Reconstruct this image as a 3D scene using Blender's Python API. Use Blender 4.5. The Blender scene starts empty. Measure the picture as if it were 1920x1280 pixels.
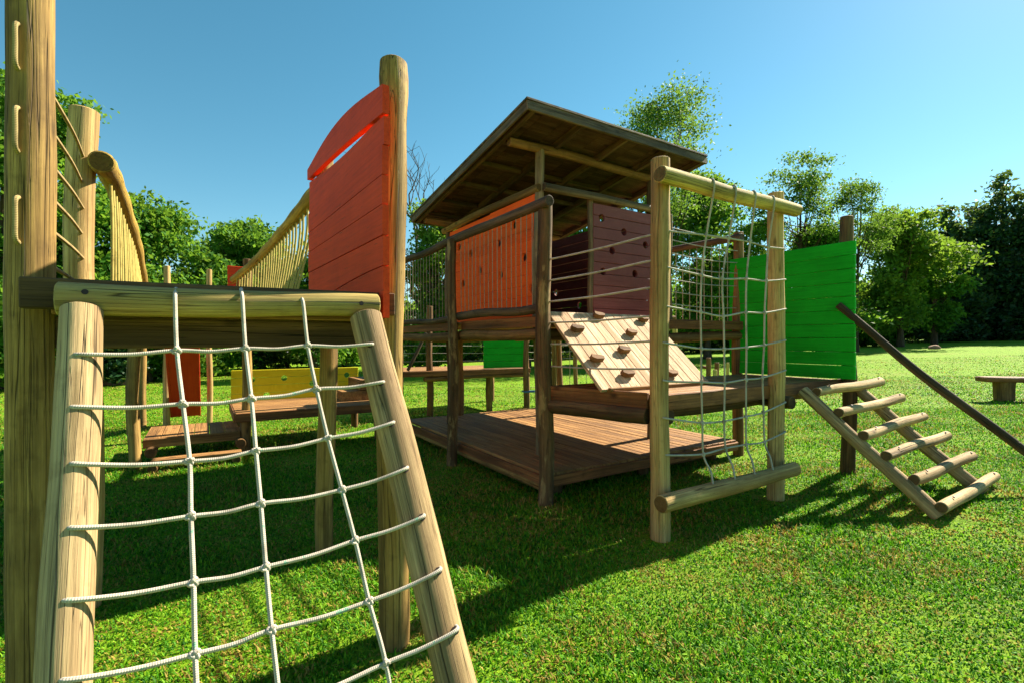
import bpy, bmesh, math, random
import numpy as np
from mathutils import Vector, Matrix
random.seed(7); rng = np.random.default_rng(7)
sc = bpy.context.scene; COL = sc.collection
# ------------------------------------------------------------------ camera, sky, sun, exposure
EYE = 1.4
YAW = math.atan2(911, 1445)               # playground axes: X runs right/away, Y runs left/away
cam = bpy.data.cameras.new('camera'); cam.lens = 17.08; cam.sensor_width = 36; cam.clip_end = 2000; cam.clip_start = .05
co = bpy.data.objects.new('camera', cam); COL.objects.link(co)
co.location = (0, 0, EYE); co.rotation_euler = (math.radians(90), 0, -math.atan2(911, 1445)); sc.camera = co
SUN_EL = math.radians(39.3)
SUNDIR = Vector((math.cos(SUN_EL)*.998, math.cos(SUN_EL)*.06, math.sin(SUN_EL)))
w = bpy.data.worlds.new('World'); sc.world = w; w.use_nodes = True
nt = w.node_tree; bg = nt.nodes['Background']
sky = nt.nodes.new('ShaderNodeTexSky'); sky.sky_type = 'NISHITA'; sky.sun_disc = False
sky.sun_elevation = SUN_EL; sky.sun_rotation = math.atan2(SUNDIR.x, SUNDIR.y)
sky.air_density = 1.0; sky.dust_density = .15; sky.ozone_density = 2.0
hs = nt.nodes.new('ShaderNodeHueSaturation'); hs.inputs['Hue'].default_value = .468; hs.inputs['Saturation'].default_value = 1.22
nt.links.new(sky.outputs[0], hs.inputs['Color']); nt.links.new(hs.outputs[0], bg.inputs[0]); bg.inputs[1].default_value = .052
sl = bpy.data.lights.new('sun', 'SUN'); sl.energy = 5.0; sl.angle = math.radians(.5); sl.color = (1, .91, .74)
so = bpy.data.objects.new('sun', sl); COL.objects.link(so); so.rotation_euler = SUNDIR.to_track_quat('Z', 'Y').to_euler(); so.location = (20, 0, 20)
vs = sc.view_settings; vs.view_transform = 'Standard'; vs.look = 'None'; vs.exposure = 1.62; vs.gamma = 1; vs.use_curve_mapping = False
sc.cycles.max_bounces = 8; sc.cycles.transparent_max_bounces = 8

# ------------------------------------------------------------------ helpers
FWD = np.array([math.sin(YAW) if False else 911/math.hypot(1445, 911), 1445/math.hypot(1445, 911)])
RGT = np.array([FWD[1], -FWD[0]])
def polar(k, d):                          # bearing (tangent right of the view axis) and distance -> plan position
    p = RGT*k*d + FWD*d; return float(p[0]), float(p[1])
def ground_z(x, y):
    r = x*RGT[0] + y*RGT[1]; f = x*FWD[0] + y*FWD[1]
    z = .03*np.maximum(0, r-1.8) + .055*np.exp(-((r-3.7)**2+(f-4.0)**2)/.9)
    z = z + np.clip((f-18)*.006, 0, .3)
    return z
def tag(o, label=None, cat=None, group=None, kind=None):
    if label: o['label'] = label
    if cat: o['category'] = cat
    if group: o['group'] = group
    if kind: o['kind'] = kind
    return o
def thing(name, label, cat, loc=(0, 0, 0), group=None):
    o = bpy.data.objects.new(name, None); COL.objects.link(o); o.location = loc; o.empty_display_size = .2
    return tag(o, label, cat, group)
def origin(o):
    p = Vector((0, 0, 0))
    while o is not None: p += o.location; o = o.parent
    return p

class MB:
    """collects geometry in world metres; every vertex also carries a grain coordinate (across, across, along)"""
    def __init__(s): s.v = []; s.f = []; s.g = []; s.sm = []; s.e = []
    def add(s, v, f, g, smooth, end=0.):
        b = len(s.v); s.e += [end]*len(v); s.v += [tuple(x) for x in v]; s.g += [tuple(x) for x in g]
        s.f += [tuple(i+b for i in q) for q in f]; s.sm += list(smooth) if hasattr(smooth, '__len__') else [smooth]*len(f)
    def tube(s, pts, rad, seg=12, caps=True, wob=0., spiral=False, chamfer=.0, flat=1.0):
        P = np.array(pts, float); n = len(P)
        R = np.full(n, rad, float) if np.isscalar(rad) else np.array(rad, float)
        T = np.gradient(P, axis=0); T /= np.linalg.norm(T, axis=1)[:, None]+1e-12
        up = np.array([0, 0, 1.]) if abs(T[0][2]) < .9 else np.array([0, 1., 0])
        U = np.cross(up, T[0]); U /= np.linalg.norm(U)
        L = np.concatenate([[0], np.cumsum(np.linalg.norm(np.diff(P, axis=0), axis=1))])
        off = rng.uniform(-50, 50, 3); ph = rng.uniform(0, 6.28, 8)
        cols = seg+1 if spiral else seg
        v = []; g = []
        for i in range(n):
            U = U - T[i]*(U@T[i]); U /= np.linalg.norm(U); W = np.cross(T[i], U)
            for j in range(cols):
                a = 2*math.pi*j/seg; r = R[i]
                if wob: r *= 1+wob*(math.sin(2*a+ph[0]+L[i]*1.1)+.6*math.sin(3*a+ph[1]-L[i]*2.3)+.9*math.sin(L[i]*3.1+ph[2])+.5*math.sin(L[i]*8+ph[3]+a))
                ca, sa = math.cos(a), math.sin(a)
                v.append(P[i]+U*ca*r+W*sa*r)
                g.append((j/seg, R[i]*10, L[i]) if spiral else (ca*R[i]+off[0], sa*R[i]+off[1], L[i]+off[2]))
        f = []; sm = []
        for i in range(n-1):
            for j in range(seg):
                k = (j+1) % cols if not spiral else j+1
                f.append((i*cols+j, i*cols+k, (i+1)*cols+k, (i+1)*cols+j)); sm.append(True)
        b = len(s.v)
        s.add(v, f, g, sm)
        if caps:
            for i, rev in ((0, True), (n-1, False)):
                ring = [i*cols+j for j in range(seg)]
                d = T[i]*(-1 if rev else 1)
                cv = [v[q] for q in ring]; cg = [g[q] for q in ring]
                c = np.mean(np.array(cv), axis=0)
                if chamfer:
                    iv = [q+(c-q)*min(.5, chamfer/max(R[i], 1e-4))+d*chamfer*.8 for q in np.array(cv)]
                    ig = [(np.array(x)+(np.mean(np.array(cg), axis=0)-np.array(x))*min(.5, chamfer/max(R[i], 1e-4))) for x in cg]
                    m = len(cv); ff = [(j, (j+1) % m, m+(j+1) % m, m+j) for j in range(m)]
                    if rev: ff = [q[::-1] for q in ff]
                    s.add(cv+iv, ff, cg+ig, True); cv = iv; cg = ig
                m = len(cv); q = tuple(range(m))
                s.add(cv, [q[::-1] if rev else q], cg, False, 1.)
    def log(s, a, b, r0, r1=None, seg=18, wob=.018, bend=.008, chamfer=.006, mid=None, bulge=0.):
        a = np.array(a, float); b = np.array(b, float); r1 = r0 if r1 is None else r1
        Ln = np.linalg.norm(b-a); n = max(4, int(Ln/.07))
        t = np.linspace(0, 1, n); ph = rng.uniform(0, 6.28, 4)
        P = a+(b-a)*t[:, None]
        if mid is not None:
            m = np.array(mid, float); P = ((1-t)**2)[:, None]*a+(2*t*(1-t))[:, None]*m+(t**2)[:, None]*b
        ax = (b-a)/Ln; u = np.cross(ax, [0.3, .5, .81]); u /= np.linalg.norm(u); w2 = np.cross(ax, u)
        env = np.sin(np.pi*t)
        P = P+np.outer(env*np.sin(t*5+ph[0])*bend*Ln, u)+np.outer(env*np.sin(t*4+ph[1])*bend*Ln, w2)
        R = r0+(r1-r0)*t+r0*.03*np.sin(t*Ln*9+ph[2])*np.sin(t*Ln*4+ph[3])+bulge*(np.exp(-((t-.965)/.03)**2)-.7*np.exp(-((t-.87)/.06)**2))
        s.tube(P, R, seg, True, wob, chamfer=chamfer)
    def rope(s, pts, r, seg=8, sub=10):
        s.tube(smooth_path(pts, sub), r, seg, True, spiral=True)
    def knot(s, c, r, seed=0):
        t = np.linspace(0, 2*math.pi, 26); rr = random.Random(seed)
        a = rr.uniform(0, 6.28)
        k = np.stack([np.sin(t)+2*np.sin(2*t), .55*np.sin(3*t)*1.6, np.cos(t)-2*np.cos(2*t)], 1)*r*.55
        M = np.array(Matrix.Rotation(a, 3, 'Y') @ Matrix.Rotation(rr.uniform(-.4, .4), 3, 'X'))
        s.tube(k@M.T+np.array(c), r*.85, 7, False, spiral=True)
    def box(s, c, size, M=None, bev=.004, along=None, shape=None):
        """bevelled box, centre c, full sizes; M a 3x3 whose columns are its axes"""
        bm = bmesh.new(); bmesh.ops.create_cube(bm, size=1)
        for q in bm.verts: q.co = Vector((q.co.x*size[0], q.co.y*size[1], q.co.z*size[2]))
        if bev: bmesh.ops.bevel(bm, geom=list(bm.edges), offset=min(bev, min(size)*.3), segments=1, affect='EDGES', profile=.5)
        along = int(np.argmax(size)) if along is None else along
        ax = [i for i in range(3) if i != along]
        off = rng.uniform(-50, 50, 3); M = np.eye(3) if M is None else np.array(M)
        idx = {q: i for i, q in enumerate(bm.verts)}
        V = np.array([q.co for q in bm.verts]); G = np.stack([V[:, ax[0]], V[:, ax[1]], V[:, along]], 1)+off
        if shape is not None: V = np.array([shape(*q) for q in V])
        s.add(V@M.T+np.array(c), [tuple(idx[q] for q in f.verts) for f in bm.faces], G, False); bm.free()
    def beam(s, a, b, wd, ht, up=(0, 0, 1), bev=.004):
        a = np.array(a, float); b = np.array(b, float); d = b-a; L = np.linalg.norm(d); d /= L
        up = np.array(up, float); sd = np.cross(up, d); sd /= np.linalg.norm(sd); u = np.cross(d, sd)
        s.box((a+b)/2, (L, wd, ht), np.stack([d, sd, u], 1), bev, along=0)
    def prism(s, poly, t, M=None, c=(0, 0, 0), along=0):
        """outline in a plane (u, v), thickness t in +w; M columns u, v, w"""
        M = np.eye(3) if M is None else np.array(M); n = len(poly)
        V = [(p[0], p[1], 0) for p in poly]+[(p[0], p[1], t) for p in poly]
        f = [tuple(range(n))[::-1], tuple(range(n, 2*n))]+[(i, (i+1) % n, n+(i+1) % n, n+i) for i in range(n)]
        V = np.array(V, float); off = rng.uniform(-50, 50, 3)
        G = np.stack([V[:, 1-along], V[:, 2], V[:, along]], 1)+off
        s.add(V@M.T+np.array(c), f, G, False)
    def build(s, name, mat, parent=None, label=None):
        me = bpy.data.meshes.new(name); o3 = origin(parent) if parent is not None else Vector((0, 0, 0))
        V = np.array(s.v)-np.array(o3)
        me.from_pydata(V.tolist(), [], s.f); me.polygons.foreach_set('use_smooth', s.sm)
        at = me.attributes.new('grain', 'FLOAT_VECTOR', 'POINT'); at.data.foreach_set('vector', np.array(s.g, np.float32).ravel())
        ae = me.attributes.new('cutend', 'FLOAT', 'POINT'); ae.data.foreach_set('value', np.array(s.e, np.float32))
        me.materials.append(mat); me.update()
        o = bpy.data.objects.new(name, me); COL.objects.link(o)
        if parent is not None: o.parent = parent
        if label: o['label'] = label
        return o
def smooth_path(pts, sub):
    P = np.array(pts, float)
    if len(P) == 2: return P[0]+(P[1]-P[0])*np.linspace(0, 1, max(2, sub))[:, None]
    Q = np.vstack([2*P[0]-P[1], P, 2*P[-1]-P[-2]]); out = []
    for i in range(1, len(Q)-2):
        p0, p1, p2, p3 = Q[i-1:i+3]
        for t in np.linspace(0, 1, sub, endpoint=False):
            out.append(.5*((2*p1)+(p2-p0)*t+(2*p0-5*p1+4*p2-p3)*t*t+(3*p1-p0-3*p2+p3)*t**3))
    out.append(P[-1]); return np.array(out)
def cut(o, holes):
    """cut round holes (centre, axis, radius) right through a panel"""
    m = bmesh.new()
    for c, ax, r in holes:
        M = Vector(ax).to_track_quat('Z', 'Y').to_matrix().to_4x4(); M.translation = Vector(c)-origin(o)
        bmesh.ops.create_cone(m, cap_ends=True, segments=20, radius1=r, radius2=r, depth=.3, matrix=M)
    me = bpy.data.meshes.new('cutter'); m.to_mesh(me); m.free()
    co_ = bpy.data.objects.new('cutter', me); COL.objects.link(co_); co_.location = origin(o)
    md = o.modifiers.new('b', 'BOOLEAN'); md.operation = 'DIFFERENCE'; md.object = co_; md.solver = 'EXACT'
    bpy.context.view_layer.update(); dg = bpy.context.evaluated_depsgraph_get()
    new = bpy.data.meshes.new_from_object(o.evaluated_get(dg)); o.modifiers.clear(); o.data = new
    bpy.data.objects.remove(co_)

# ------------------------------------------------------------------ materials
def nodes(name):
    m = bpy.data.materials.new(name); m.use_nodes = True; t = m.node_tree; return m, t, t.nodes['Principled BSDF']
def ramp(t, stops, src):
    r = t.nodes.new('ShaderNodeValToRGB'); e = r.color_ramp.elements
    while len(e) < len(stops): e.new(.5)
    for i, (p, c) in enumerate(stops): e[i].position = p; e[i].color = (c[0], c[1], c[2], 1) if hasattr(c, '__len__') else (c, c, c, 1)
    t.links.new(src, r.inputs[0]); return r.outputs[0]
def noise(t, vec, scale, detail=4, rough=.55, vscale=None):
    if vscale is not None:
        mp = t.nodes.new('ShaderNodeMapping'); mp.inputs['Scale'].default_value = vscale; t.links.new(vec, mp.inputs[0]); vec = mp.outputs[0]
    n = t.nodes.new('ShaderNodeTexNoise'); n.inputs['Scale'].default_value = scale; n.inputs['Detail'].default_value = detail; n.inputs['Roughness'].default_value = rough
    t.links.new(vec, n.inputs['Vector']); return n.outputs[0]
def mix(t, a, b, fac, mode='MIX'):
    m = t.nodes.new('ShaderNodeMix'); m.data_type = 'RGBA'; m.blend_type = mode
    for s, v in ((m.inputs[6], a), (m.inputs[7], b), (m.inputs[0], fac)):
        if hasattr(v, 'is_linked'): t.links.new(v, s)
        else: s.default_value = v if not hasattr(v, '__len__') else (v[0], v[1], v[2], 1)
    return m.outputs[2]
def math_n(t, op, a, b=0.):
    m = t.nodes.new('ShaderNodeMath'); m.operation = op
    for s, v in zip(m.inputs, (a, b)):
        if hasattr(v, 'is_linked'): t.links.new(v, s)
        else: s.default_value = v
    return m.outputs[0]
def attr(t, name):
    a = t.nodes.new('ShaderNodeAttribute'); a.attribute_name = name; return a
def bump(t, h, bs, strength=.4, dist=.01):
    b = t.nodes.new('ShaderNodeBump'); b.inputs['Strength'].default_value = strength; b.inputs['Distance'].default_value = dist
    t.links.new(h, b.inputs['Height']); t.links.new(b.outputs[0], bs.inputs['Normal'])
def wood(name, c0, c1, stain, stain_amt=.5, crack=.5, grain=1., rough=.8, bmp=.6, wet=None, ends=.6, k=.74):
    c0, c1, stain = ((q[0]*k*1.05, q[1]*k*.98, q[2]*k*.78) for q in (c0, c1, stain)); wet = wet and tuple(x*k for x in wet)
    m, t, bs = nodes(name); g = attr(t, 'grain').outputs['Vector']
    pos = t.nodes.new('ShaderNodeNewGeometry').outputs['Position']
    n1 = noise(t, g, 1, 6, .65, (70*grain, 70*grain, 2.2)); n2 = noise(t, g, 1, 3, .5, (14, 14, 1.1))
    c = ramp(t, [(.38, tuple(x*.82 for x in c0)), (.62, tuple(min(1, x*1.06) for x in c1))], math_n(t, 'ADD', math_n(t, 'MULTIPLY', n1, .6), math_n(t, 'MULTIPLY', n2, .4)))
    n3 = noise(t, g, 1, 5, .6, (5, 5, 1.6))
    c = mix(t, c, stain, math_n(t, 'MULTIPLY', ramp(t, [(.46, 0), (.64, 1)], n3), stain_amt))
    n6 = noise(t, g, 1, 3, .5, (11, 11, .3))
    c = mix(t, c, stain, math_n(t, 'MULTIPLY', ramp(t, [(.50, 0), (.64, 1)], n6), min(1, stain_amt*1.2)))
    n5 = noise(t, pos, 9, 4, .6)
    c = mix(t, c, stain, math_n(t, 'MULTIPLY', ramp(t, [(.56, 0), (.70, 1)], n5), stain_amt*.7))
    if wet: c = mix(t, c, wet, ramp(t, [(.53, 0), (.60, .85)], noise(t, g, 1, 5, .65, (9, 9, 2.6))))
    n4 = noise(t, g, 1, 1.5, .4, (30, 30, .32))
    ck = ramp(t, [(.0, 1), (.004+.007*crack, 0)], math_n(t, 'ABSOLUTE', math_n(t, 'SUBTRACT', n4, .5)))
    n8 = noise(t, g, 1, 2, .5, (75, 75, .8)); ck2 = ramp(t, [(.0, 1), (.012, 0)], math_n(t, 'ABSOLUTE', math_n(t, 'SUBTRACT', n8, .5)))
    c = mix(t, c, tuple(x*.35 for x in stain), math_n(t, 'MULTIPLY', ck2, .6 if crack else 0))
    c = mix(t, c, tuple(x*.12 for x in stain), math_n(t, 'MULTIPLY', ck, .85 if crack else 0))
    mpk = t.nodes.new('ShaderNodeMapping'); mpk.inputs['Scale'].default_value = (7, 7, 3.2); t.links.new(g, mpk.inputs[0])
    vk = t.nodes.new('ShaderNodeTexVoronoi'); vk.inputs['Scale'].default_value = 1; t.links.new(mpk.outputs[0], vk.inputs['Vector'])
    sk = t.nodes.new('ShaderNodeSeparateColor'); t.links.new(vk.outputs['Color'], sk.inputs[0])
    kn = math_n(t, 'MULTIPLY', ramp(t, [(.05, 1), (.17, 0)], math_n(t, 'ADD', vk.outputs['Distance'], math_n(t, 'MULTIPLY', math_n(t, 'SUBTRACT', n1, .5), .12))), math_n(t, 'GREATER_THAN', sk.outputs[0], .55))
    c = mix(t, c, tuple(x*.45 for x in stain), math_n(t, 'MULTIPLY', kn, .8))
    c = mix(t, c, tuple(x*.7 for x in stain), math_n(t, 'MULTIPLY', attr(t, 'cutend').outputs['Fac'], ends))
    t.links.new(c, bs.inputs['Base Color']); bs.inputs['Roughness'].default_value = rough; bs.inputs['Specular IOR Level'].default_value = .25
    bump(t, math_n(t, 'SUBTRACT', math_n(t, 'SUBTRACT', math_n(t, 'MULTIPLY', n1, .6), ck), math_n(t, 'MULTIPLY', ck2, .4)), bs, min(1, bmp*1.3), .007); return m
def paint(name, c0, c1, worn, wear=.5, rough=.6):
    m, t, bs = nodes(name); g = attr(t, 'grain').outputs['Vector']
    n1 = noise(t, g, 1, 6, .65, (60, 60, 2)); n2 = noise(t, g, 1, 3, .5, (4, 4, 1.5))
    n7 = noise(t, t.nodes.new('ShaderNodeNewGeometry').outputs['Position'], 4, 5, .7)
    c = ramp(t, [(.38, c0), (.62, c1)], math_n(t, 'ADD', math_n(t, 'MULTIPLY', n1, .4), math_n(t, 'ADD', math_n(t, 'MULTIPLY', n2, .3), math_n(t, 'MULTIPLY', n7, .3))))
    n3 = noise(t, g, 1, 6, .7, (90, 90, 6))
    c = mix(t, c, worn, math_n(t, 'MULTIPLY', ramp(t, [(.58, 0), (.68, 1)], n3), wear))
    t.links.new(c, bs.inputs['Base Color']); bs.inputs['Roughness'].default_value = rough; bs.inputs['Specular IOR Level'].default_value = .12
    bump(t, n1, bs, .35, .004); return m
def ropemat(name, c0, c1, fleck=None, twist=3, pitch=90):
    c0, c1 = (tuple(x*.78 for x in q) for q in (c0, c1))
    m, t, bs = nodes(name); sp = t.nodes.new('ShaderNodeSeparateXYZ'); t.links.new(attr(t, 'grain').outputs['Vector'], sp.inputs[0])
    a = math_n(t, 'MULTIPLY', sp.outputs[0], 2*math.pi*twist); l = math_n(t, 'MULTIPLY', sp.outputs[2], 2*math.pi*pitch)
    h = math_n(t, 'MULTIPLY', math_n(t, 'SINE', math_n(t, 'ADD', a, l)), math_n(t, 'SINE', math_n(t, 'SUBTRACT', a, l)))
    h01 = math_n(t, 'ADD', math_n(t, 'MULTIPLY', h, .5), .5)
    c = ramp(t, [(.1, c0), (.7, c1)], h01)
    pos = t.nodes.new('ShaderNodeNewGeometry').outputs['Position']
    c = mix(t, c, tuple(x*.55 for x in c0), math_n(t, 'MULTIPLY', ramp(t, [(.5, 0), (.7, 1)], noise(t, pos, 14, 3)), .6))
    if fleck: c = mix(t, c, fleck, math_n(t, 'MULTIPLY', ramp(t, [(.66, 0), (.69, 1)], noise(t, pos, 60, 2)), .7))
    t.links.new(c, bs.inputs['Base Color']); bs.inputs['Roughness'].default_value = .85; bs.inputs['Specular IOR Level'].default_value = .2
    bump(t, h01, bs, .4, .003); return m
def plain(name, c, rough=.6, metal=0.):
    m, t, bs = nodes(name); pos = t.nodes.new('ShaderNodeNewGeometry').outputs['Position']
    cc = ramp(t, [(.3, tuple(x*.7 for x in c)), (.7, tuple(min(1, x*1.15) for x in c))], noise(t, pos, 25, 4))
    t.links.new(cc, bs.inputs['Base Color']); bs.inputs['Roughness'].default_value = rough; bs.inputs['Metallic'].default_value = metal; return m
def leafmat(name, c0, c1, c2, tr=.45, rough=.5):
    c0, c1, c2 = (tuple(x*.74 for x in q) for q in (c0, c1, c2))
    """leaf faces carry a 'tint' number; translucent so the sun shines through"""
    m, t, bs = nodes(name); a = attr(t, 'tint').outputs['Fac']
    c = ramp(t, [(0, c0), (.55, c1), (1, c2)], a)
    t.links.new(c, bs.inputs['Base Color']); bs.inputs['Roughness'].default_value = rough+.15; bs.inputs['Specular IOR Level'].default_value = .25
    tl = t.nodes.new('ShaderNodeBsdfTranslucent'); t.links.new(mix(t, c, (.42, .58, .06), .3), tl.inputs[0])
    mx = t.nodes.new('ShaderNodeMixShader'); mx.inputs[0].default_value = tr
    t.links.new(bs.outputs[0], mx.inputs[1]); t.links.new(tl.outputs[0], mx.inputs[2]); t.links.new(mx.outputs[0], t.nodes['Material Output'].inputs[0]); return m
POST = wood('post_wood', (.29, .18, .055), (.47, .32, .12), (.10, .06, .022), .65, .9, k=0.88)
POSTW = wood('pale_post_wood', (.42, .29, .12), (.58, .43, .21), (.18, .105, .04), .55, .9, ends=.9, k=1.0)
STRW = wood('weathered_stringer_wood', (.35, .25, .14), (.60, .455, .275), (.17, .105, .055), .55, 1.0, ends=.92, k=0.88)
YEL = wood('yellowed_log_wood', (.46, .35, .10), (.66, .53, .22), (.13, .085, .035), .45, .7, ends=.85, k=0.98)
LICH = wood('rail_log_wood', (.40, .27, .05), (.54, .38, .10), (.10, .055, .018), .45, .5, ends=.7, k=0.95)
GREY = wood('weathered_grey_wood', (.20, .15, .10), (.34, .265, .18), (.06, .042, .025), .6, .6, k=0.9)
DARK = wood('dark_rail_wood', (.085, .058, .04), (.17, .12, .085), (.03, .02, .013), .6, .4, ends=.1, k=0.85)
MOSS = wood('blotched_post_wood', (.12, .072, .038), (.21, .13, .065), (.05, .03, .015), .6, .3, wet=None, k=0.9)
SCAR = wood('scarred_post_wood', (.12, .072, .038), (.22, .14, .07), (.05, .03, .015), .6, .3, wet=(.33, .23, .09), k=0.95)
BROWN = wood('brown_post_wood', (.22, .12, .05), (.36, .21, .09), (.08, .043, .018), .6, .5, k=0.85)
DECK = wood('deck_wood', (.34, .17, .065), (.55, .31, .13), (.15, .07, .03), .5, .35, rough=.65)
FASC = wood('fascia_wood', (.19, .08, .033), (.32, .145, .06), (.08, .034, .014), .55, .4, rough=.7, k=0.95)
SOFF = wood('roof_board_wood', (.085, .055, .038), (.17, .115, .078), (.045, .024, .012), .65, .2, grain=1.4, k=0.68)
ROOFW = wood('roof_edge_wood', (.12, .088, .07), (.24, .185, .15), (.05, .038, .03), .6, .4, k=0.8)
RAMPW = wood('ramp_wood', (.50, .36, .26), (.72, .57, .46), (.38, .23, .13), .6, .3, k=0.9)
HOLDW = wood('hold_wood', (.22, .11, .05), (.34, .19, .10), (.09, .05, .03), .5, .3)
RED = paint('red_paint', (.52, .036, .008), (.76, .064, .014), (.24, .035, .015), .7)
ORANGE = paint('orange_paint', (.85, .085, .006), (1.0, .135, .012), (.50, .07, .015), .6)
PURPLE = paint('purple_paint', (.15, .045, .042), (.24, .08, .075), (.32, .16, .15), .5)
GREEN = paint('green_paint', (.004, .28, .008), (.010, .42, .018), (.02, .15, .02), .6)
YELLOW = paint('yellow_paint', (.55, .46, .01), (.70, .60, .02), (.38, .30, .02), .4)
SLIDE = paint('red_slide_plastic', (.42, .02, .015), (.52, .035, .02), (.25, .05, .03), .4, .35)
ORPOLE = plain('orange_pole_paint', (.75, .18, .02), .4)
ROPE = ropemat('white_rope', (.44, .37, .29), (.66, .58, .47), (.10, .35, .22))
ROPEG = ropemat('greyed_rope', (.36, .32, .25), (.62, .57, .47))
ROPEY = ropemat('yellow_rope', (.40, .30, .06), (.66, .53, .16), (.12, .09, .03))
ROPET = ropemat('tan_rope', (.30, .21, .08), (.50, .37, .16))
CORD = ropemat('thin_cord', (.32, .25, .16), (.55, .45, .31), None, 2, 80)
IRON = plain('bolt_iron', (.04, .025, .02), .5, .6)
BLUE = plain('blue_rubber', (.02, .12, .30), .5)
STONE = plain('stone', (.30, .16, .10), .9)
LEAF_A = leafmat('fresh_leaves', (.025, .10, .006), (.065, .24, .010), (.15, .36, .02), .5)
LEAF_B = leafmat('yellowish_leaves', (.03, .10, .008), (.085, .23, .012), (.22, .33, .03), .5)
LEAF_D = leafmat('dark_leaves', (.008, .034, .016), (.020, .075, .026), (.06, .16, .05), .3, .32)
LEAF_F = leafmat('feathery_leaves', (.022, .09, .010), (.055, .19, .016), (.14, .30, .04), .45)
BARK = wood('tree_bark', (.06, .042, .026), (.15, .11, .07), (.03, .02, .012), .5, .6)

# ------------------------------------------------------------------ ground
def make_ground():
    m, t, bs = nodes('lawn_soil'); pos = t.nodes.new('ShaderNodeNewGeometry').outputs['Position']
    fine = noise(t, pos, 38, 5, .75); mid = noise(t, pos, 5, 5, .65); big = noise(t, pos, .45, 4, .6)
    c = ramp(t, [(.30, (.03, .085, .003)), (.48, (.12, .245, .006)), (.66, (.26, .41, .016))], fine)
    dry = mix(t, (.19, .15, .035), (.10, .08, .02), fine)
    c = mix(t, c, dry, math_n(t, 'MULTIPLY', ramp(t, [(.52, 0), (.70, 1)], mid), .55))
    c = mix(t, c, (.22, .24, .045), math_n(t, 'MULTIPLY', ramp(t, [(.50, 0), (.68, 1)], big), .45))
    t.links.new(c, bs.inputs['Base Color']); bs.inputs['Roughness'].default_value = .9; bs.inputs['Specular IOR Level'].default_value = .1
    bump(t, math_n(t, 'ADD', fine, mid), bs, .8, .03)
    rs = np.concatenate([np.linspace(-300, -14, 12), np.linspace(-13, 22, 90), np.linspace(23, 300, 24)])
    fs = np.concatenate([np.linspace(-60, -2, 8), np.linspace(-1, 20, 70), np.linspace(21, 300, 32)])
    A, B = np.meshgrid(rs, fs); X = A*RGT[0]+B*FWD[0]; Y = A*RGT[1]+B*FWD[1]
    Z = ground_z(X, Y)
    V = np.stack([X, Y, Z], -1).reshape(-1, 3); nx = len(rs); ny = len(fs)
    F = [(j*nx+i, j*nx+i+1, (j+1)*nx+i+1, (j+1)*nx+i) for j in range(ny-1) for i in range(nx-1)]
    me = bpy.data.meshes.new('ground'); me.from_pydata(V.tolist(), [], F); me.polygons.foreach_set('use_smooth', [True]*len(F)); me.materials.append(m)
    o = bpy.data.objects.new('ground', me); COL.objects.link(o); tag(o, kind='structure')
make_ground()
GZ = lambda x, y: float(ground_z(np.float64(x), np.float64(y)))

def quads_mesh(name, V, F, tint, mat):
    """V (n,3), F list/array of quads or tris as loops arrays; fast numpy mesh"""
    me = bpy.data.meshes.new(name); nF = len(F); k = F.shape[1]
    me.vertices.add(len(V)); me.vertices.foreach_set('co', V.astype(np.float32).ravel())
    me.loops.add(nF*k); me.loops.foreach_set('vertex_index', F.astype(np.int32).ravel())
    me.polygons.add(nF); me.polygons.foreach_set('loop_start', np.arange(0, nF*k, k, dtype=np.int32))
    a = me.attributes.new('tint', 'FLOAT', 'POINT'); a.data.foreach_set('value', tint.astype(np.float32))
    me.materials.append(mat); me.update(calc_edges=True); return me

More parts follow.
